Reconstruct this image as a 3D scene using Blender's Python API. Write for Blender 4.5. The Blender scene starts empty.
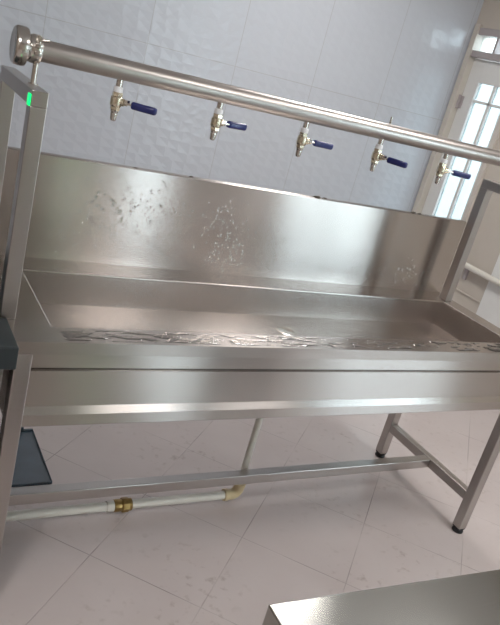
import bpy, bmesh, math, random
from mathutils import Vector, Matrix, noise
random.seed(7)
S = bpy.context.scene
COL = S.collection
PI = math.pi

# ------------------------------------------------------------------ helpers
def tag(o, label=None, cat=None, group=None, kind=None):
    if label: o['label'] = label
    if cat: o['category'] = cat
    if group: o['group'] = group
    if kind: o['kind'] = kind
    return o

def empty(name, loc=(0, 0, 0), rz=0.0):
    o = bpy.data.objects.new(name, None)
    o.empty_display_size = .05
    COL.objects.link(o)
    o.location = loc
    o.rotation_euler = (0, 0, rz)
    return o

def build(name, bm, mat, parent=None, smooth=False, loc=None):
    bmesh.ops.recalc_face_normals(bm, faces=bm.faces)
    me = bpy.data.meshes.new(name)
    bm.to_mesh(me); bm.free()
    me.materials.append(mat)
    if smooth:
        for p in me.polygons: p.use_smooth = True
        try: me.set_sharp_from_angle(angle=math.radians(38))
        except Exception: pass
    o = bpy.data.objects.new(name, me)
    COL.objects.link(o)
    if parent is not None: o.parent = parent
    if loc is not None: o.location = loc
    return o

def box(bm, x0, x1, y0, y1, z0, z1, bev=0.0, seg=2):
    t = bmesh.new()
    vs = [t.verts.new((x, y, z)) for x in (x0, x1) for y in (y0, y1) for z in (z0, z1)]
    for f in ((0,1,3,2),(4,6,7,5),(0,4,5,1),(2,3,7,6),(0,2,6,4),(1,5,7,3)):
        t.faces.new([vs[i] for i in f])
    bmesh.ops.recalc_face_normals(t, faces=t.faces)
    if bev: bmesh.ops.bevel(t, geom=t.edges[:], offset=bev, segments=seg, profile=.5, affect='EDGES')
    me = bpy.data.meshes.new('tmp'); t.to_mesh(me); t.free()
    bm.from_mesh(me); bpy.data.meshes.remove(me)
    return bm

def frame_of(d):
    d = d.normalized()
    a = Vector((0, 0, 1)) if abs(d.z) < .9 else Vector((1, 0, 0))
    u = d.cross(a).normalized(); v = d.cross(u).normalized()
    return u, v

def tube(bm, pts, r, n=20, cap=True):
    pts = [Vector(p) for p in pts]
    rs = r if isinstance(r, (list, tuple)) else [r] * len(pts)
    rings = []; u = None
    for i, p in enumerate(pts):
        d = (pts[min(i+1, len(pts)-1)] - pts[max(i-1, 0)]).normalized()
        if u is None: u, v = frame_of(d)
        else:
            u = (u - d * u.dot(d)).normalized(); v = d.cross(u)
        rings.append([bm.verts.new(p + (u*math.cos(2*PI*k/n) + v*math.sin(2*PI*k/n))*rs[i]) for k in range(n)])
    for a, b in zip(rings, rings[1:]):
        for k in range(n): bm.faces.new((a[k], a[(k+1) % n], b[(k+1) % n], b[k]))
    if cap: bm.faces.new(rings[0][::-1]); bm.faces.new(rings[-1])
    return bm

def lathe(bm, prof, origin=(0, 0, 0), axis='z', n=28):
    """prof: list of (radius, position along axis)"""
    o = Vector(origin); rings = []
    for r, t in prof:
        ring = []
        for k in range(n):
            c, s = math.cos(2*PI*k/n)*r, math.sin(2*PI*k/n)*r
            v = Vector((c, s, t)) if axis == 'z' else Vector((t, c, s)) if axis == 'x' else Vector((c, t, s))
            ring.append(bm.verts.new(o + v))
        rings.append(ring)
    for a, b in zip(rings, rings[1:]):
        for k in range(n): bm.faces.new((a[k], a[(k+1) % n], b[(k+1) % n], b[k]))
    bm.faces.new(rings[0][::-1]); bm.faces.new(rings[-1])
    return bm

def extrude_x(bm, prof, x0, x1):
    """closed profile in (y,z) swept along x"""
    a = [bm.verts.new((x0, y, z)) for y, z in prof]
    b = [bm.verts.new((x1, y, z)) for y, z in prof]
    n = len(prof)
    for i in range(n): bm.faces.new((a[i], a[(i+1) % n], b[(i+1) % n], b[i]))
    bm.faces.new(a[::-1]); bm.faces.new(b)
    return bm

# ------------------------------------------------------------------ materials
def mat(name):
    m = bpy.data.materials.new(name); m.use_nodes = True
    nt = m.node_tree
    return m, nt, nt.nodes['Principled BSDF'], nt.nodes, nt.links

def simple(name, col, rough=.5, metal=0., coat=0., noise_amt=.06, scale=12., bump=0.):
    m, nt, b, N, L = mat(name)
    g = N.new('ShaderNodeNewGeometry')
    nz = N.new('ShaderNodeTexNoise'); nz.inputs['Scale'].default_value = scale; nz.inputs['Detail'].default_value = 4
    L.new(g.outputs['Position'], nz.inputs['Vector'])
    r = N.new('ShaderNodeMapRange')
    r.inputs['To Min'].default_value = 1 - noise_amt; r.inputs['To Max'].default_value = 1 + noise_amt
    L.new(nz.outputs['Fac'], r.inputs['Value'])
    mx = N.new('ShaderNodeVectorMath'); mx.operation = 'SCALE'; mx.inputs[0].default_value = col[:3]
    L.new(r.outputs[0], mx.inputs['Scale']); L.new(mx.outputs[0], b.inputs['Base Color'])
    b.inputs['Roughness'].default_value = rough; b.inputs['Metallic'].default_value = metal
    b.inputs['Coat Weight'].default_value = coat
    if bump:
        bp = N.new('ShaderNodeBump'); bp.inputs['Strength'].default_value = bump; bp.inputs['Distance'].default_value = .002
        L.new(nz.outputs['Fac'], bp.inputs['Height']); L.new(bp.outputs[0], b.inputs['Normal'])
    return m

def steel(name, col=(.62, .595, .57), rough=.2, aniso=.0, tangent=(0, 1, 1), wav=.15, var=.06):
    m, nt, b, N, L = mat(name)
    g = N.new('ShaderNodeNewGeometry')
    b.inputs['Metallic'].default_value = 1.
    # brushed grain: fine lines along x
    mp = N.new('ShaderNodeMapping'); mp.inputs['Scale'].default_value = (3, 160, 160)
    L.new(g.outputs['Position'], mp.inputs['Vector'])
    nz = N.new('ShaderNodeTexNoise'); nz.inputs['Scale'].default_value = 3; nz.inputs['Detail'].default_value = 3
    L.new(mp.outputs[0], nz.inputs['Vector'])
    r = N.new('ShaderNodeMapRange'); r.inputs['To Min'].default_value = 1-var; r.inputs['To Max'].default_value = 1+var
    L.new(nz.outputs['Fac'], r.inputs['Value'])
    mx = N.new('ShaderNodeVectorMath'); mx.operation = 'SCALE'; mx.inputs[0].default_value = col
    L.new(r.outputs[0], mx.inputs['Scale']); L.new(mx.outputs[0], b.inputs['Base Color'])
    # broad roughness smudges
    n2 = N.new('ShaderNodeTexNoise'); n2.inputs['Scale'].default_value = 7; n2.inputs['Detail'].default_value = 5
    L.new(g.outputs['Position'], n2.inputs['Vector'])
    r2 = N.new('ShaderNodeMapRange'); r2.inputs['To Min'].default_value = rough*.955; r2.inputs['To Max'].default_value = rough*1.045
    L.new(n2.outputs['Fac'], r2.inputs['Value'])
    L.new(r2.outputs[0], b.inputs['Roughness'])
    if aniso:
        b.inputs['Anisotropic'].default_value = aniso
        c = N.new('ShaderNodeCombineXYZ')
        for i in range(3): c.inputs[i].default_value = tangent[i]
        L.new(c.outputs[0], b.inputs['Tangent'])
    # slight waviness of the sheet
    n3 = N.new('ShaderNodeTexNoise'); n3.inputs['Scale'].default_value = 2.2; n3.inputs['Detail'].default_value = 1
    L.new(g.outputs['Position'], n3.inputs['Vector'])
    bp = N.new('ShaderNodeBump'); bp.inputs['Strength'].default_value = wav; bp.inputs['Distance'].default_value = .01
    L.new(n3.outputs['Fac'], bp.inputs['Height']); L.new(bp.outputs[0], b.inputs['Normal'])
    return m

M = {}
M['sheet'] = steel('brushed_sheet_steel', (.545, .505, .48), rough=.26, aniso=1., wav=.12)
M['ledge'] = steel('ledge_steel', (.50, .46, .435), rough=.25, aniso=.8, wav=.1)
M['tube'] = steel('satin_tube_steel', (.45, .42, .40), rough=.3, wav=0)
M['pipe'] = steel('pipe_steel', (.48, .445, .42), rough=.34, wav=0, var=.1)
M['chrome'] = steel('fitting_steel', (.62, .59, .55), rough=.2, wav=0)
M['nickel'] = steel('nickel_brass', (.72, .66, .52), rough=.24, wav=0)
M['brass'] = simple('stained_brass', (.36, .24, .09), .38, .85, noise_amt=.5, scale=60, bump=.4)
M['tabletop'] = steel('table_steel', (.50, .50, .47), rough=.16, aniso=.8, wav=.1)
M['blue'] = simple('blue_grip', (.010, .018, .13), .35, coat=.3)
M['ptfe'] = simple('white_thread_tape', (.82, .83, .85), .6, bump=.5, scale=150)
M['pvc'] = simple('white_pvc', (.72, .69, .62), .35, coat=.2)
M['black'] = simple('black_rubber', (.015, .015, .017), .55)
M['darkslab'] = simple('slate_plastic', (.018, .025, .028), .45)
M['brown'] = simple('grey_brown_panel', (.16, .14, .125), .5)
M['tray'] = simple('blue_black_plastic', (.045, .065, .085), .22, coat=.5, noise_amt=.5, scale=9)
M['sealant'] = simple('dark_sealant', (.06, .045, .03), .6, bump=.6, scale=80)
M['white'] = simple('white_paint', (.74, .74, .72), .4, noise_amt=.03)
M['jamb'] = simple('cream_frame', (.60, .56, .50), .4, noise_amt=.04)
M['mauve'] = simple('grey_aluminium_frame', (.40, .36, .36), .38, noise_amt=.05)
M['beige'] = simple('beige_wall_paint', (.54, .49, .43), .7, noise_amt=.04)
M['greywall'] = simple('pale_wall_paint', (.40, .345, .30), .6, noise_amt=.04)
M['ceiling'] = simple('white_ceiling', (.72, .72, .72), .8, noise_amt=.02)
M['hedge'] = simple('hedge_leaf', (.13, .20, .04), .7, noise_amt=.7, scale=30)
M['ground'] = simple('outside_concrete', (.42, .41, .39), .8, noise_amt=.15, scale=5)

def water():
    m, nt, b, N, L = mat('water')
    b.inputs['Base Color'].default_value = (1, 1, 1, 1)
    b.inputs['Roughness'].default_value = .02
    b.inputs['IOR'].default_value = 1.33
    b.inputs['Transmission Weight'].default_value = 1.
    return m
M['water'] = water()

def glass(name='window_glass', col=(.88, .97, .98), rough=.03):
    m, nt, b, N, L = mat(name)
    b.inputs['Base Color'].default_value = (*col, 1)
    b.inputs['Roughness'].default_value = rough
    b.inputs['IOR'].default_value = 1.02
    b.inputs['Transmission Weight'].default_value = 1.
    return m
M['glass'] = glass()
M['frosted'] = glass('tinted_glass', (.38, .45, .47), .12)

def emit(name, col, s):
    m, nt, b, N, L = mat(name)
    b.inputs['Base Color'].default_value = (*col, 1)
    b.inputs['Emission Color'].default_value = (*col, 1)
    b.inputs['Emission Strength'].default_value = s
    return m

def floor_mat():
    m, nt, b, N, L = mat('glazed_floor_tile')
    g = N.new('ShaderNodeNewGeometry')
    sp = N.new('ShaderNodeSeparateXYZ'); 
    mp = N.new('ShaderNodeMapping'); mp.inputs['Rotation'].default_value = (0, 0, math.radians(-43.5))
    L.new(g.outputs['Position'], mp.inputs['Vector']); L.new(mp.outputs[0], sp.inputs[0])
    def dist(out, off):
        a = N.new('ShaderNodeMath'); a.operation = 'ADD'; a.inputs[1].default_value = -off + 40
        L.new(out, a.inputs[0])
        p = N.new('ShaderNodeMath'); p.operation = 'PINGPONG'; p.inputs[1].default_value = .2
        L.new(a.outputs[0], p.inputs[0]); return p.outputs[0]
    du = dist(sp.outputs['X'], .388); dv = dist(sp.outputs['Y'], -.137)
    mn = N.new('ShaderNodeMath'); mn.operation = 'MINIMUM'; L.new(du, mn.inputs[0]); L.new(dv, mn.inputs[1])
    gr = N.new('ShaderNodeMapRange'); gr.inputs['From Min'].default_value = .0011; gr.inputs['From Max'].default_value = .0024
    gr.inputs['To Min'].default_value = 1; gr.inputs['To Max'].default_value = 0
    L.new(mn.outputs[0], gr.inputs['Value'])
    nf = N.new('ShaderNodeTexNoise'); nf.inputs['Scale'].default_value = 3.2; nf.inputs['Detail'].default_value = 2
    L.new(g.outputs['Position'], nf.inputs['Vector'])
    rf = N.new('ShaderNodeMapRange'); rf.inputs['From Min'].default_value = .42; rf.inputs['From Max'].default_value = .62
    rf.inputs['To Min'].default_value = .08; rf.inputs['To Max'].default_value = .6
    L.new(nf.outputs['Fac'], rf.inputs['Value'])
    gm = N.new('ShaderNodeMath'); gm.operation = 'MULTIPLY'; L.new(gr.outputs[0], gm.inputs[0]); L.new(rf.outputs[0], gm.inputs[1])
    # tile body tone
    n1 = N.new('ShaderNodeTexNoise'); n1.inputs['Scale'].default_value = 4.; n1.inputs['Detail'].default_value = 6
    L.new(g.outputs['Position'], n1.inputs['Vector'])
    cr = N.new('ShaderNodeValToRGB')
    cr.color_ramp.elements[0].position = .3; cr.color_ramp.elements[0].color = (.49, .43, .415, 1)
    cr.color_ramp.elements[1].position = .7; cr.color_ramp.elements[1].color = (.53, .47, .455, 1)
    L.new(n1.outputs['Fac'], cr.inputs[0])
    # dirt spots
    n2 = N.new('ShaderNodeTexNoise'); n2.inputs['Scale'].default_value = 28; n2.inputs['Detail'].default_value = 5
    L.new(g.outputs['Position'], n2.inputs['Vector'])
    n3 = N.new('ShaderNodeTexNoise'); n3.inputs['Scale'].default_value = 2.3
    L.new(g.outputs['Position'], n3.inputs['Vector'])
    r2 = N.new('ShaderNodeMapRange'); r2.inputs['From Min'].default_value = .57; r2.inputs['From Max'].default_value = .72
    L.new(n2.outputs['Fac'], r2.inputs['Value'])
    r3 = N.new('ShaderNodeMapRange'); r3.inputs['From Min'].default_value = .45; r3.inputs['From Max'].default_value = .65
    L.new(n3.outputs['Fac'], r3.inputs['Value'])
    dm = N.new('ShaderNodeMath'); dm.operation = 'MULTIPLY'; L.new(r2.outputs[0], dm.inputs[0]); L.new(r3.outputs[0], dm.inputs[1])
    dm2 = N.new('ShaderNodeMath'); dm2.operation = 'MULTIPLY'; L.new(dm.outputs[0], dm2.inputs[0]); dm2.inputs[1].default_value = .45
    x1 = N.new('ShaderNodeMixRGB'); L.new(dm2.outputs[0], x1.inputs[0]); L.new(cr.outputs[0], x1.inputs[1]); x1.inputs[2].default_value = (.20, .14, .10, 1)
    x2 = N.new('ShaderNodeMixRGB'); L.new(gm.outputs[0], x2.inputs[0]); L.new(x1.outputs[0], x2.inputs[1]); x2.inputs[2].default_value = (.13, .10, .085, 1)
    L.new(x2.outputs[0], b.inputs['Base Color'])
    rr = N.new('ShaderNodeMapRange'); rr.inputs['To Min'].default_value = .22; rr.inputs['To Max'].default_value = .42
    L.new(n1.outputs['Fac'], rr.inputs['Value']); L.new(rr.outputs[0], b.inputs['Roughness'])
    bp = N.new('ShaderNodeBump'); bp.inputs['Strength'].default_value = .5; bp.inputs['Distance'].default_value = .002; bp.invert = True
    L.new(gr.outputs[0], bp.inputs['Height']); L.new(bp.outputs[0], b.inputs['Normal'])
    return m
M['floor'] = floor_mat()

def wall_tile():
    m, nt, b, N, L = mat('embossed_glazed_wall_tile')
    g = N.new('ShaderNodeNewGeometry')
    sp = N.new('ShaderNodeSeparateXYZ'); L.new(g.outputs['Position'], sp.inputs[0])
    cb = N.new('ShaderNodeCombineXYZ'); L.new(sp.outputs['X'], cb.inputs[0]); L.new(sp.outputs['Z'], cb.inputs[1])
    # irregular square relief
    mw_ = N.new('ShaderNodeMapping'); mw_.inputs['Scale'].default_value = (12, 17, 1); L.new(cb.outputs[0], mw_.inputs['Vector'])
    br = N.new('ShaderNodeTexVoronoi'); br.voronoi_dimensions = '2D'; br.distance = 'CHEBYCHEV'; br.feature = 'SMOOTH_F1'
    br.inputs['Scale'].default_value = 1.; br.inputs['Randomness'].default_value = .55; br.inputs['Smoothness'].default_value = .12
    L.new(mw_.outputs[0], br.inputs['Vector'])
    # tile joints
    tj = N.new('ShaderNodeTexBrick'); tj.offset = 0.
    mp = N.new('ShaderNodeMapping'); mp.inputs['Location'].default_value = (.05, .284, 0); L.new(cb.outputs[0], mp.inputs['Vector'])
    for k, v in (('Scale', 1.), ('Brick Width', .6), ('Row Height', .9), ('Mortar Size', .0025), ('Mortar Smooth', .2)):
        tj.inputs[k].default_value = v
    L.new(mp.outputs[0], tj.inputs['Vector'])
    mx = N.new('ShaderNodeMixRGB'); L.new(tj.outputs['Fac'], mx.inputs[0])
    mx.inputs[1].default_value = (.555, .595, .655, 1); mx.inputs[2].default_value = (.46, .48, .51, 1)
    L.new(mx.outputs[0], b.inputs['Base Color'])
    b.inputs['Roughness'].default_value = .2
    nz = N.new('ShaderNodeTexNoise'); nz.inputs['Scale'].default_value = 7; nz.inputs['Detail'].default_value = 1
    L.new(cb.outputs[0], nz.inputs['Vector'])
    a = N.new('ShaderNodeMath'); a.operation = 'MULTIPLY_ADD'; a.inputs[1].default_value = .8
    L.new(nz.outputs['Fac'], a.inputs[0]); L.new(br.outputs['Distance'], a.inputs[2])
    bp = N.new('ShaderNodeBump'); bp.inputs['Strength'].default_value = .4; bp.inputs['Distance'].default_value = .008
    L.new(a.outputs[0], bp.inputs['Height']); L.new(bp.outputs[0], b.inputs['Normal'])
    return m
M['walltile'] = wall_tile()

# ------------------------------------------------------------------ setting
XL, XR, YF, YB, ZC = -2.2, 3.6, -3.6, 2.68, 2.9
T = .12
def struct(name, bm, m, parent=None, smooth=False):
    o = build(name, bm, m, parent, smooth)
    if parent is None: o['kind'] = 'structure'
    return o
struct('floor', box(bmesh.new(), XL-T, XR+T, YF-T, YB+T, -.1, 0), M['floor'])
struct('ceiling', box(bmesh.new(), XL-T, XR+T, YF-T, YB+T, ZC, ZC+.1), M['ceiling'])
struct('wall_back', box(bmesh.new(), XL-T, XR, YB, YB+T, 0, ZC), M['walltile'])
struct('wall_left', box(bmesh.new(), XL-T, XL, YF, YB, 0, ZC), M['greywall'])

# right wall with the doorway (y 2.13..2.67) and a big window (y WY0..WY1)
DY0, DY1, DZ = 2.12, 2.66, 2.21
WY0, WY1, WZ0, WZ1 = -3.45, -1.88, .25, 2.35
bm = bmesh.new()
def wr(y0, y1, z0, z1): box(bm, XR, XR+T, y0, y1, z0, z1)
wr(YF-T, WY0, 0, ZC); wr(WY0, WY1, 0, WZ0); wr(WY0, WY1, WZ1, ZC); wr(WY1, DY0, 0, ZC); wr(DY0, DY1, DZ, ZC); wr(DY1, YB+T, 0, ZC)
struct('wall_right', bm, M['beige'])
# front wall (behind the photographer) with two tall openings
FW = [(1.05, 1.62), (1.78, 2.55)]
bm = bmesh.new()
def wf(x0, x1, z0, z1): box(bm, x0, x1, YF-T, YF, z0, z1)
wf(XL-T, 1.25, 0, ZC)
wf(1.25, 1.75, 2.25, ZC); wf(1.75, 1.92, 0, ZC); wf(1.92, 2.45, 2.25, ZC); wf(2.45, XR, 0, ZC)
struct('wall_front', bm, M['greywall'])

def window(n, plane, a0, a1, z0, z1, muls, fm='white'):
    """plane: 'x' lies in the right wall, 'y' lies in the front wall"""
    def bb(bm, p, q, r, s, d0=.03, d1=.08):
        if plane == 'y': box(bm, p, q, YF-d1, YF-d0, r, s, .004)
        else: box(bm, XR+d0, XR+d1, p, q, r, s, .004)
    f = bmesh.new(); w = .045
    bb(f, a0, a1, z0, z0+w); bb(f, a0, a1, z1-w, z1); bb(f, a0, a0+w, z0+w, z1-w); bb(f, a1-w, a1, z0+w, z1-w)
    for k in range(1, muls+1):
        c = a0 + (a1-a0)*k/(muls+1); bb(f, c-w/2, c+w/2, z0+w, z1-w)
    fr = struct('window_%d' % n, f, M[fm])
    g = bmesh.new(); bb(g, a0+w, a1-w, z0+w, z1-w, .05, .054)
    build('window_pane', g, M['glass'], fr)
window(1, 'y', 1.25, 1.75, 0.0, 2.25, 1)
window(2, 'y', 1.92, 2.45, 0.0, 2.25, 0)
window(3, 'x', WY0, WY1, WZ0, WZ1, 1)

# unseen dark door added to darken a band in the splashback reflection
dd = struct('added_dark_door', box(bmesh.new(), 2.62, 3.25, YF, YF+.04, 0, 2.35, .006), simple('added_door_wood', (.05, .03, .02), .4, noise_amt=.3))
hb = bmesh.new(); tube(hb, [(2.70, YF+.03, 1.02), (2.70, YF+.09, 1.02), (2.80, YF+.09, 1.02)], .01, 10)
build('added_door_handle', hb, M['chrome'], dd, True)
# door in the right wall
d = bmesh.new()
# cream outer architrave on the left (corner) side, jambs and head
box(d, XR-.02, XR+T, DY1-.045, DY1+.005, 0, DZ+.02, .004)
box(d, XR-.02, XR+T, DY0-.03, DY0+.012, 0, DZ+.02, .004)
frame = struct('door_1', d, M['jamb'])
h = bmesh.new()
box(h, XR-.01, XR+.09, DY0+.012, DY1-.045, DZ-.05, DZ, .003)
box(h, XR-.012, XR+.09, DY0+.012, DY1-.045, 2.005, 2.05, .003)
box(h, XR-.01, XR+.07, 2.40, 2.42, 2.05, DZ-.05, .002)
build('transom_frame', h, M['mauve'], frame)
g = bmesh.new(); box(g, XR+.05, XR+.054, DY0+.012, DY1-.045, 2.05, DZ-.05)
build('transom_pane', g, M['glass'], frame)
leaf = bmesh.new()
ly0, ly1 = DY0+.02, DY1-.055
box(leaf, XR+.03, XR+.07, ly1-.12, ly1, .02, 2.0, .003)
box(leaf, XR+.03, XR+.07, ly0, ly0+.05, .02, 2.0, .003)
box(leaf, XR+.03, XR+.07, ly0+.05, ly1-.12, 1.84, 2.0, .003)
box(leaf, XR+.03, XR+.07, ly0+.05, ly1-.12, .02, .42, .003)
box(leaf, XR+.035, XR+.065, (ly0+ly1)/2-.06, (ly0+ly1)/2-.035, .42, 1.86, .003)
box(leaf, XR+.035, XR+.065, ly0+.05, ly1-.12, 1.70, 1.72, .003)
lf = build('door_leaf', leaf, M['white'], frame)
g = bmesh.new(); box(g, XR+.048, XR+.052, ly0+.04, ly1-.11, .40, 1.87)
build('leaf_pane', g, M['frosted'], lf)
for z in (1.68, .35):
    hb = bmesh.new(); tube(hb, [(XR+.018, ly1+.004, z-.05), (XR+.018, ly1+.004, z+.05)], .011, 12)
    box(hb, XR+.02, XR+.032, ly1-.03, ly1+.008, z-.045, z+.045)
    build('hinge', hb, M['mauve'], frame)
# white panel on the right wall in front of the doorway's side
struct('trim_1', box(bmesh.new(), XR-.015, XR, .9, 1.70, 0, 1.05, .003), M['white'])
struct('trim_2', box(bmesh.new(), XR-.008, XR, 1.70, 2.09, .40, .412, .002), M['beige'])
struct('baseboard_right', box(bmesh.new(), XR-.012, XR, WY1, 2.09, 0, .07, .003), M['white'])

# outside
struct('ground', box(bmesh.new(), -14, 16, -16, 14, -.14, -.1005), M['ground'])
def hedge(loc, sx, sy, sz, label):
    bm = bmesh.new()
    bmesh.ops.create_icosphere(bm, subdivisions=5, radius=1)
    for v in bm.verts:
        p = v.co.copy()
        q = Vector([math.copysign(abs(c)**.55, c) for c in p])
        n = noise.fractal(q*6, 1., 2., 4)
        q *= 1 + .10*n
        v.co = Vector((q.x*sx, q.y*sy, q.z*sz + sz))
    o = build('hedge', bm, M['hedge'], None, True, loc)
    tag(o, label, 'hedge')
hedge((2.05, -4.95, -.10), .36, .4, 1.6, 'tall narrow green hedge standing outside the front window')
# white outbuilding wall seen through the door glass
bm = bmesh.new()
box(bm, 6.6, 6.8, 1.0, 9.0, -.1, 3.2)
ow = build('garden_wall', bm, M['white']); tag(ow, 'white rendered wall outside beyond the glazed door', 'wall')

# ------------------------------------------------------------------ the wash trough
H = .85
sink = empty('wash_trough', (0, 0, 0))
tag(sink, 'long brushed stainless steel wash trough with tall splashback and square legs', 'sink')
LX = 1.955
BX0, BX1, BY0, BY1, BD = .106, 1.877, .092, .491, .1043
YS = .604; ZS = 1.183
# basin + rim + back ledge as one folded sheet
bm = bmesh.new()
def V(x, y, z): return bm.verts.new((x, y, z))
o_ = [V(0, 0, H), V(LX, 0, H), V(LX, YS, H), V(0, YS, H)]
i_ = [V(BX0, BY0, H), V(BX1, BY0, H), V(BX1, BY1, H), V(BX0, BY1, H)]
zf = H-BD
b_ = [V(BX0+.015, BY0+.01, zf), V(BX1-.015, BY0+.01, zf), V(BX1-.015, BY1-.008, zf), V(BX0+.015, BY1-.008, zf)]
drain_c = (1.0, .33)
for k in range(4):
    j = (k+1) % 4
    bm.faces.new((o_[k], o_[j], i_[j], i_[k]))
    bm.faces.new((i_[k], i_[j], b_[j], b_[k]))
bm.faces.new(b_)
inner = [e for e in bm.edges if all(v in i_ for v in e.verts)]
bott = [e for e in bm.edges if all(v in b_ for v in e.verts) or (any(v in b_ for v in e.verts) and any(v in i_ for v in e.verts))]
bmesh.ops.bevel(bm, geom=inner, offset=.004, segments=3, profile=.5, affect='EDGES')
# folded rim lip, all round
lip = .034
for (xa, ya, xb, yb) in ((0, 0, LX, 0), (LX, 0, LX, YS), (0, YS, 0, 0)):
    a, b2 = V(xa, ya, H), V(xb, yb, H)
    dx, dy = (0, .004) if ya == yb else (.004 if xa == 0 else -.004, 0)
    rr = [V(xa, ya, H), V(xb, yb, H), V(xb, yb, H-lip), V(xa, ya, H-lip)]
    bm.faces.new(rr)
    bm.faces.new([rr[3], rr[2], V(xb+dx*4, yb+dy*4, H-lip), V(xa+dx*4, ya+dy*4, H-lip)])
bmesh.ops.remove_doubles(bm, verts=bm.verts[:], dist=1e-5)
basin = build('basin', bm, M['ledge'], sink)
# underside box of the trough (the outer shell seen below the rim)
shell = bmesh.new()
box(shell, .06, LX-.06, .06, .55, .66, zf-.012, .003)
build('basin_underside', shell, M['tube'], sink)
# splashback
bm = bmesh.new()
extrude_x(bm, [(YS, H-.03), (YS, H+.0), (YS-.001, ZS-.004), (YS+.002, ZS), (YS+.022, ZS), (YS+.024, ZS-.002), (YS+.024, ZS-.02), (YS+.020, ZS-.02), (YS+.018, ZS-.006), (YS+.006, ZS-.006), (YS+.004, H-.03)], -.012, LX+.01)
sp = build('splashback', bm, M['sheet'], sink)
for (x, r) in ((1.164, .010), (1.20, .007), (1.655, .009), (1.69, .006), (.64, .005), (.44, .004)):
    s = bmesh.new()
    bmesh.ops.create_icosphere(s, subdivisions=2, radius=1)
    for v in s.verts:
        n = 1 + .35*noise.noise(v.co*2 + Vector((x*9, 0, 0)))
        v.co = Vector((v.co.x*r*1.7*n + x, v.co.y*r*.7*n + YS+.006, v.co.z*r*.55*n + ZS+.001))
    build('sealant_blob', s, M['sealant'], sp, True)
# apron: folded front panel with a bright angled crease
ya = .030
prof = [(ya, H-.020), (ya, .763), (ya+.006, .760), (ya+.006, .757), (ya, .754), (ya, .651), (ya-.013, .632), (ya-.013, .600), (ya-.010, .597), (ya+.012, .597), (ya+.012, .602), (ya-.006, .603), (ya-.006, .629), (ya+.006, .649), (ya+.006, H-.020)]
ap = extrude_x(bmesh.new(), prof, .048, LX-.05)
build('front_apron', ap, M['sheet'], sink)
bp_ = box(bmesh.new(), .05, LX-.05, .575, .579, .60, H-.02)
build('rear_apron', bp_, M['sheet'], sink)
for (xx, nm) in ((.012, 'end_apron'), (LX-.016, 'end_apron')):
    build(nm, box(bmesh.new(), xx, xx+.004, .05, .55, .60, H-.02), M['sheet'], sink)
# legs
W = .042
for (x, y) in ((.0043, .004), (1.909, .004), (.0043, .552), (1.909, .552)):
    l = build('leg', box(bmesh.new(), x, x+W, y, y+W, .022, H-.005, .0035, 2), M['tube'], sink)
    f = bmesh.new()
    lathe(f, [(.010, .034), (.010, .014), (.021, .013), (.024, .006), (.024, 0), (.0, 0)][:5], (x+W/2, y+W/2, 0))
    box(f, x+.002, x+W-.002, y+.002, y+W-.002, .016, .0235, .002)
    build('foot', f, M['black'], l, True)
# stretchers & long rail
SZ = .147
for x in (.0043, 1.909):
    build('side_stretcher', box(bmesh.new(), x+.002, x+W-.002, .004+W, .552, SZ, SZ+.04, .003), M['tube'], sink)
build('long_rail', box(bmesh.new(), .0463, 1.909, .268, .308, SZ, SZ+.04, .003), M['tube'], sink)
# portal frames carrying the water pipe
for (x, ztop, lab) in ((-.018, 1.415, 'left'), (1.897, 1.385, 'right')):
    p = bmesh.new(); w = .038
    box(p, x, x+w, .125, .165, H, ztop-.036, .002)
    box(p, x, x+w, .50, .54, H, ztop-.036, .002)
    box(p, x, x+w, .125, .54, ztop-.036, ztop, .002)
    fr = build('pipe_frame', p, M['tube'], sink)
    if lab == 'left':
        g = bmesh.new(); box(g, x-.0035, x+.0005, .128, .15, ztop-.036, ztop-.010, .001)  # emissive patch stands in for green light reflected on the crossbar
        i = build('green_glow_patch', g, emit('green_reflected_glow', (.0, .85, .18), 1.3), fr); i['label'] = 'small glowing green patch for a reflected glow'
# water: droplets and puddle on the steel
bm = bmesh.new()
def drop(bm, c, nrm, r, flat=.45, stretch=1.):
    t = bmesh.new(); bmesh.ops.create_icosphere(t, subdivisions=2, radius=1)
    n = Vector(nrm); u, v = frame_of(n)
    for q in t.verts:
        p = q.co.copy()
        q.co = Vector(c) + u*p.x*r + v*p.y*r*stretch + n*p.z*r*flat
    me = bpy.data.meshes.new('t'); t.to_mesh(me); t.free(); bm.from_mesh(me); bpy.data.meshes.remove(me)
cl = [(.42, 1.03, .10, .06, 90), (.33, .98, .05, .05, 30), (.80, 1.02, .05, .09, 90), (.83, .93, .06, .05, 60), (1.2, .9, .2, .03, 30), (1.72, .92, .08, .03, 40), (.27, .98, .05, .05, 40), (.55, 1.05, .12, .04, 40), (1.0, 1.0, .25, .06, 40), (1.45, .9, .2, .02, 30)]
for cx, cz, sx, sz, n in cl:
    for k in range(n):
        x, z = random.gauss(cx, sx), random.gauss(cz, sz)
        if 0.03 < x < 1.86 and .86 < z < 1.16:
            drop(bm, (x, YS-.0008, z), (0, -1, 0), random.uniform(.0018, .0048), .6, random.uniform(1, 1.5))
wd = build('water_drops', bm, M['water'], sp, True); wd['kind'] = 'stuff'; wd['label'] = 'scattered clear water drops'
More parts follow.
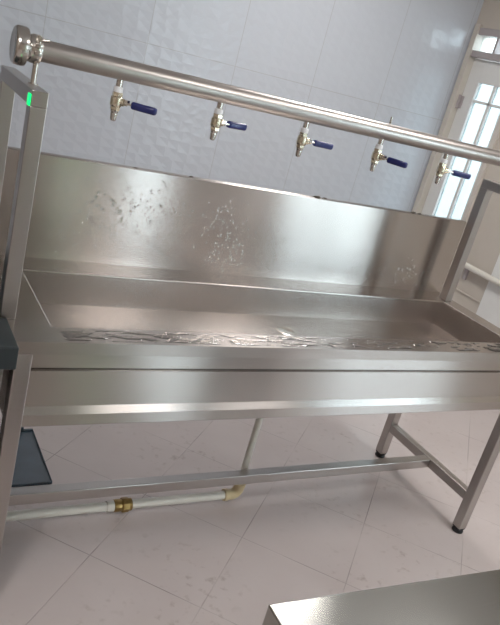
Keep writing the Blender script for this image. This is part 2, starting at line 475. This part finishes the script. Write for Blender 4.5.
def puddle(x0, x1, y0, y1, z, thr, fx, fy, step=.0035, seed=0., hmax=.0022, dens=None):
    bm = bmesh.new(); nx = int((x1-x0)/step); ny = int((y1-y0)/step)
    grid = []
    for i in range(nx+1):
        row = []
        for j in range(ny+1):
            x = x0 + i*step; y = y0 + j*step
            n = noise.fractal(Vector((x*fx + seed, y*fy, seed)), .8, 2., 3)
            e = min(1, (x-x0)/.04, (x1-x)/.04, (y-y0)/.008, (y1-y)/.008)
            t = thr + (dens(x, y) if dens else 0)
            hgt = min(hmax, (n - t)*.02) - (1-max(0, e))*.004
            row.append(bm.verts.new((x, y, z + max(hgt, -.002)))) 
        grid.append(row)
    for i in range(nx):
        for j in range(ny):
            q = (grid[i][j], grid[i+1][j], grid[i+1][j+1], grid[i][j+1])
            if max(v.co.z for v in q) > z - .0006: bm.faces.new(q)
    for v in [v for v in bm.verts if not v.link_faces]: bm.verts.remove(v)
    return bm
pw = build('water_puddle', puddle(.10, 1.87, .008, .086, H, .05, 16, 60, .004, 3.1, dens=lambda x, y: -.12 if x < .9 else .1), M['water'], basin, True)
pw['kind'] = 'stuff'; pw['label'] = 'thin wavy film of water on the front ledge'
# drain outlet in the basin floor
bm = bmesh.new(); lathe(bm, [(.0, zf+.0005), (.03, zf+.001), (.036, zf+.0025), (.04, zf+.0008), (.04, zf-.02), (.024, zf-.03), (.024, .60)][1:], (1.012, .35, 0))
build('drain_outlet', bm, M['chrome'], sink, True)

# ------------------------------------------------------------------ overhead water pipe
PY, PZ, PR = .2426, 1.4945, .0255
wp = empty('water_pipe', (0, PY, 1.42))
tag(wp, 'horizontal stainless steel water pipe with blue lever taps above the trough', 'pipe')
def loc(bm):  # shift world coordinates into the pipe's frame
    bmesh.ops.translate(bm, verts=bm.verts, vec=(0, -PY, -1.42)); return bm
bm = tube(bmesh.new(), [(-.005, PY, PZ), (2.02, PY, PZ)], PR, 48)
build('pipe_body', loc(bm), M['pipe'], wp, True)
bm = bmesh.new()
lathe(bm, [(.030, -.048), (.036, -.050), (.040, -.049), (.0435, -.045), (.044, -.036), (.044, -.026), (.0425, -.021), (.038, -.018), (.030, -.016), (.028, -.004)], (0, PY, PZ), 'x', 48)
build('end_cap', loc(bm), M['chrome'], wp, True)
bm = bmesh.new()
lathe(bm, [(.026, -.016), (.031, -.014), (.033, -.006), (.033, .006), (.031, .012), (.026, .014)], (0, PY, PZ), 'x', 40)
cr = build('clamp_ring', loc(bm), M['chrome'], wp, True)
bm = bmesh.new()
tube(bm, [(.0, PY-.036, PZ+.010), (.0, PY-.036, PZ+.034)], .0045, 12)
lathe(bm, [(.008, 0), (.008, .012)], (.0, PY-.036, PZ+.020), 'z', 6)
box(bm, -.008, .008, PY-.042, PY-.022, PZ+.006, PZ+.016, .002)
box(bm, -.008, .008, PY-.042, PY-.022, PZ-.010, PZ+.000, .002)
tube(bm, [(.008, PY-.034, PZ+.024), (.022, PY-.038, PZ+.026)], .004, 10)
build('clamp_bolt', loc(bm), M['chrome'], cr, True)
for x in (.007, 1.916):
    bm = bmesh.new(); zt = 1.415 if x < 1 else 1.385
    tube(bm, [(x, PY, zt-.0005), (x, PY, PZ-PR+.003)], .0068, 16)
    lathe(bm, [(.012, 0), (.012, .003)], (x, PY, zt), 'z', 16)
    build('support_rod', loc(bm), M['chrome'], wp, True)
bm = bmesh.new(); tube(bm, [(1.09, PY, PZ+PR-.004), (1.09, PY, PZ+PR+.022)], .0035, 10)
build('vent_pin', loc(bm), M['chrome'], wp, True)
valve_yaw = [-36, 12, -4, -62, -21]
for k in range(5):
    x = .2143 + .2874*k
    th = math.radians(valve_yaw[k])
    v = empty('valve', (x, 0, PZ-PR-1.42)); v.parent = wp
    n_ = bmesh.new(); tube(n_, [(0, 0, .004), (0, 0, -.022)], .0085, 20); build('nipple', n_, M['chrome'], v, True)
    t_ = bmesh.new(); lathe(t_, [(.0088, -.016), (.0112, -.018), (.0118, -.024), (.0115, -.030), (.0095, -.031)], (0, 0, 0)); build('thread_tape', t_, M['ptfe'], v, True)
    b_2 = bmesh.new()
    lathe(b_2, [(.0125, -.030), (.0138, -.031), (.0138, -.040)], (0, 0, 0), 'z', 6)
    lathe(b_2, [(.0115, -.039), (.0150, -.043), (.0150, -.050), (.0150, -.056), (.0148, -.063), (.0120, -.067)], (0, 0, 0))
    lathe(b_2, [(.0130, -.066), (.0130, -.074), (.0105, -.076)], (0, 0, 0), 'z', 6)
    # stem boss that carries the lever
    bo = bmesh.new(); lathe(bo, [(.0095, .010), (.0095, .021), (.0065, .022), (.0065, .030)], (0, 0, -.052), 'x', 18)
    me = bpy.data.meshes.new('t'); bo.to_mesh(me); bo.free(); b_2.from_mesh(me); bpy.data.meshes.remove(me)
    build('valve_body', b_2, M['nickel'], v, True).rotation_euler = (0, 0, th)
    nz = bmesh.new()
    lathe(nz, [(.0100, -.075), (.0100, -.080), (.0086, -.082), (.0094, -.086), (.0082, -.090), (.0086, -.093), (.0066, -.101), (.0050, -.102)], (0, 0, 0))
    build('spout', nz, M['chrome'], v, True)
    hd = bmesh.new(); box(hd, .022, .050, -.007, .007, -.0545, -.0495, .001)
    lathe(hd, [(.008, 0), (.008, .006)], (.027, 0, -.0495), 'z', 6)
    hl = build('lever', hd, M['chrome'], v); hl.rotation_euler = (0, 0, th)
    gp = bmesh.new(); box(gp, .040, .108, -.0095, .0095, -.0620, -.0430, .0065, 4)
    build('grip', gp, M['blue'], hl, True)['label'] = 'blue plastic lever grip'

# ------------------------------------------------------------------ waste pipe below
dp = empty('drain_pipe', (1.015, .35, 0))
tag(dp, 'white plastic drain pipe with brass union lying on the floor under the trough', 'pipe')
def dl(bm): bmesh.ops.translate(bm, verts=bm.verts, vec=(-1.015, -.35, 0)); return bm
DZ_, DR = .040, .0165
build('floor_pipe', dl(tube(bmesh.new(), [(-.35, .35, DZ_), (.505, .35, DZ_)], DR, 28)), M['pvc'], dp, True)
build('floor_pipe', dl(tube(bmesh.new(), [(.565, .35, DZ_), (.962, .35, DZ_)], DR, 28)), M['pvc'], dp, True)
bm = tube(bmesh.new(), [(.478, .35, DZ_), (.508, .35, DZ_)], .0195, 28); build('pipe_collar', dl(bm), M['pvc'], dp, True)
bm = bmesh.new()
lathe(bm, [(.0175, .503), (.0215, .505), (.0225, .512), (.0225, .528), (.0205, .531), (.0205, .535)], (0, .35, DZ_), 'x', 28)
lathe(bm, [(.0255, .534), (.0265, .537), (.0265, .556), (.0255, .559)], (0, .35, DZ_), 'x', 8)
lathe(bm, [(.0215, .558), (.0225, .561), (.0225, .569), (.0190, .571)], (0, .35, DZ_), 'x', 28)
build('union', dl(bm), M['brass'], dp, True)['label'] = 'corroded brass union'
# elbow
bm = bmesh.new(); pts = []
for k in range(9):
    a = PI/2*k/8
    pts.append((.978 + .030*math.sin(a), .35, DZ_ + .030*(1-math.cos(a))))
tube(bm, [(.955, .35, DZ_)] + pts + [(1.008, .35, DZ_+.048)], .0215, 28)
tube(bm, [(.948, .35, DZ_), (.962, .35, DZ_)], .0235, 28)
tube(bm, [(1.008, .35, DZ_+.040), (1.008, .35, DZ_+.054)], .0235, 28)
build('elbow', dl(bm), simple('aged_pvc', (.62, .50, .30), .4, noise_amt=.25, scale=25), dp, True)['label'] = 'yellowed elbow joint'
bm = tube(bmesh.new(), [(1.008, .35, DZ_+.050), (1.0085, .35, .15)], .0145, 24); build('pipe_socket', dl(bm), M['tube'], dp, True)
bm = tube(bmesh.new(), [(1.0085, .35, .15), (1.012, .35, .60)], .0135, 24); build('riser_pipe', dl(bm), M['pvc'], dp, True)

# ------------------------------------------------------------------ things around
# dark tray on the floor behind the front left leg
tr = bmesh.new()
extr = [(-.30, .55), (.335, .55), (.345, .90), (-.30, .90)]
box(tr, -.30, .34, .55, .905, .0, .006, .002)
for a in ((-.30, .34, .55, .554), (-.30, .34, .893, .905), (.336, .34, .554, .893)):
    box(tr, *a, .006, .012, .001)
box(tr, .24, .30, .885, .908, .012, .03, .003)
o = build('floor_tray', tr, M['tray']); tag(o, 'dark blue flat tray on the floor under the left end of the trough', 'tray')
# neighbouring dark unit at the left
un = empty('side_counter', (-.30, .25, 0)); tag(un, 'dark slate topped counter at the left edge, against the trough end', 'counter')
def ul(bm): bmesh.ops.translate(bm, verts=bm.verts, vec=(.30, -.25, 0)); return bm
build('worktop', ul(box(box(bmesh.new(), -.62, -.022, -.05, .60, .80, .858, .004), -.03, -.003, -.05, .118, .80, .858, .003)), M['darkslab'], un)
build('cabinet', ul(box(bmesh.new(), -.60, -.024, -.02, .58, .09, .795, .003)), M['brown'], un)
for x in (-.56, -.07):
    for y in (.03, .53):
        bm = tube(bmesh.new(), [(x, y, 0), (x, y, .09)], .02, 20); build('foot', ul(bm), M['black'], un, True)
# foreground preparation table
TZ = .85
tb = empty('prep_table', (.216, -.885, 0), math.radians(-2.7)); tag(tb, 'stainless steel table in the foreground, its plain top corner showing', 'table')
build('tabletop', box(bmesh.new(), 0, 1.3, -.62, 0, TZ-.05, TZ, .0025), M['tabletop'], tb)
for x in (.03, 1.23):
    for y in (-.60, -.07):
        l = build('leg', box(bmesh.new(), x, x+.04, y, y+.04, .02, TZ-.05, .003), M['tube'], tb)
        f = bmesh.new(); lathe(f, [(.022, .0), (.022, .01), (.012, .014), (.012, .022)], (x+.02, y+.02, 0)); build('foot', f, M['black'], l, True)
build('undershelf', box(bmesh.new(), .035, 1.265, -.595, -.035, .20, .22, .002), M['tube'], tb)
# white waste pipe along the right wall
bm = tube(bmesh.new(), [(XR-.0155, 2.0, .62), (XR-.035, 2.0, .615), (XR-.047, 1.985, .612), (XR-.048, 1.96, .61), (XR-.048, .95, .60)], .021, 20)
wpp = build('wall_pipe', bm, M['pvc'], None, True); tag(wpp, 'thick white plastic pipe running level along the right wall', 'pipe')
build('pipe_clip', box(bmesh.new(), XR-.02, XR, 1.905, 1.935, .50, .62, .002), M['mauve'], wpp)

# unseen fill panels added to light the room and streak the steel
def area(name, loc, rot, sx, sy, e, col, portal=False):
    l = bpy.data.lights.new(name, 'AREA'); l.shape = 'RECTANGLE'; l.size = sx; l.size_y = sy; l.energy = e; l.color = col
    if portal: l.cycles.is_portal = True
    o = bpy.data.objects.new(name, l); o.location = loc; o.rotation_euler = rot; COL.objects.link(o); return o
lm = emit('fill_glow', (1., .97, .95), 2.)
def add_fill_panel(x, y, e, lab):
    t = empty('fill_panel', (x, y, ZC)); tag(t, lab, 'light', 'added fill panels')
    build('housing', box(bmesh.new(), -.32, .32, -.32, .32, -.03, 0, .004), M['white'], t)
    build('diffuser', box(bmesh.new(), -.29, .29, -.29, .29, -.034, -.0305), lm, t)
    area('fill_area_light', (x, y, ZC-.04), (0, 0, 0), .58, .58, e, (1., .965, .94))
add_fill_panel(-1.1, -1.7, 34, 'added square ceiling fill panel nearest the left wall')
add_fill_panel(1.44, -1.5, 12, 'added square ceiling fill panel over the foreground table')
add_fill_panel(2.15, -.55, 19, 'added square ceiling fill panel off the right end of the trough')
add_fill_panel(2.0, 1.35, 28, 'added square ceiling fill panel nearest the tiled back wall')

# ------------------------------------------------------------------ light
w = bpy.data.worlds.new('World'); S.world = w; w.use_nodes = True
bg = w.node_tree.nodes['Background']
bg.inputs['Color'].default_value = (.84, .93, 1., 1); bg.inputs['Strength'].default_value = 6.0
area('daylight', (XR+T+.01, (WY0+WY1)/2, (WZ0+WZ1)/2), (0, PI/2, 0), WZ1-WZ0, WY1-WY0, 1, (1, 1, 1), True)
area('daylight', (1.8, YF-T-.01, 1.12), (PI/2, 0, 0), 1.6, 2.3, 1, (1, 1, 1), True)
area('daylight', (XR+T+.01, (DY0+DY1)/2, 1.1), (0, PI/2, 0), 2.2, DY1-DY0, 1, (1, 1, 1), True)

# ------------------------------------------------------------------ camera
f = 698.4438
R = [[0.8573974977724492, -0.4499254027988219, 0.24987329335057132],
     [0.04651472390702915, -0.4157836494271395, -0.9082732723849702],
     [0.5125484477328905, 0.7903740182884096, -0.33556370474358066]]
cd = bpy.data.cameras.new('camera'); cam = bpy.data.objects.new('camera', cd); COL.objects.link(cam)
cd.sensor_fit = 'HORIZONTAL'; cd.sensor_width = 36; cd.lens = f/500*36; cd.clip_start = .02
r, dn, fw = [Vector(v) for v in R]
mw = Matrix(((r.x, -dn.x, -fw.x, -0.37771702), (r.y, -dn.y, -fw.y, -1.53284693), (r.z, -dn.z, -fw.z, 1.60836188), (0, 0, 0, 1)))
cam.matrix_world = mw
S.camera = cam
S.view_settings.view_transform = 'Standard'; S.view_settings.look = 'None'; S.view_settings.gamma = 1
S.view_settings.use_curve_mapping = False
S.view_settings.exposure = 0.08
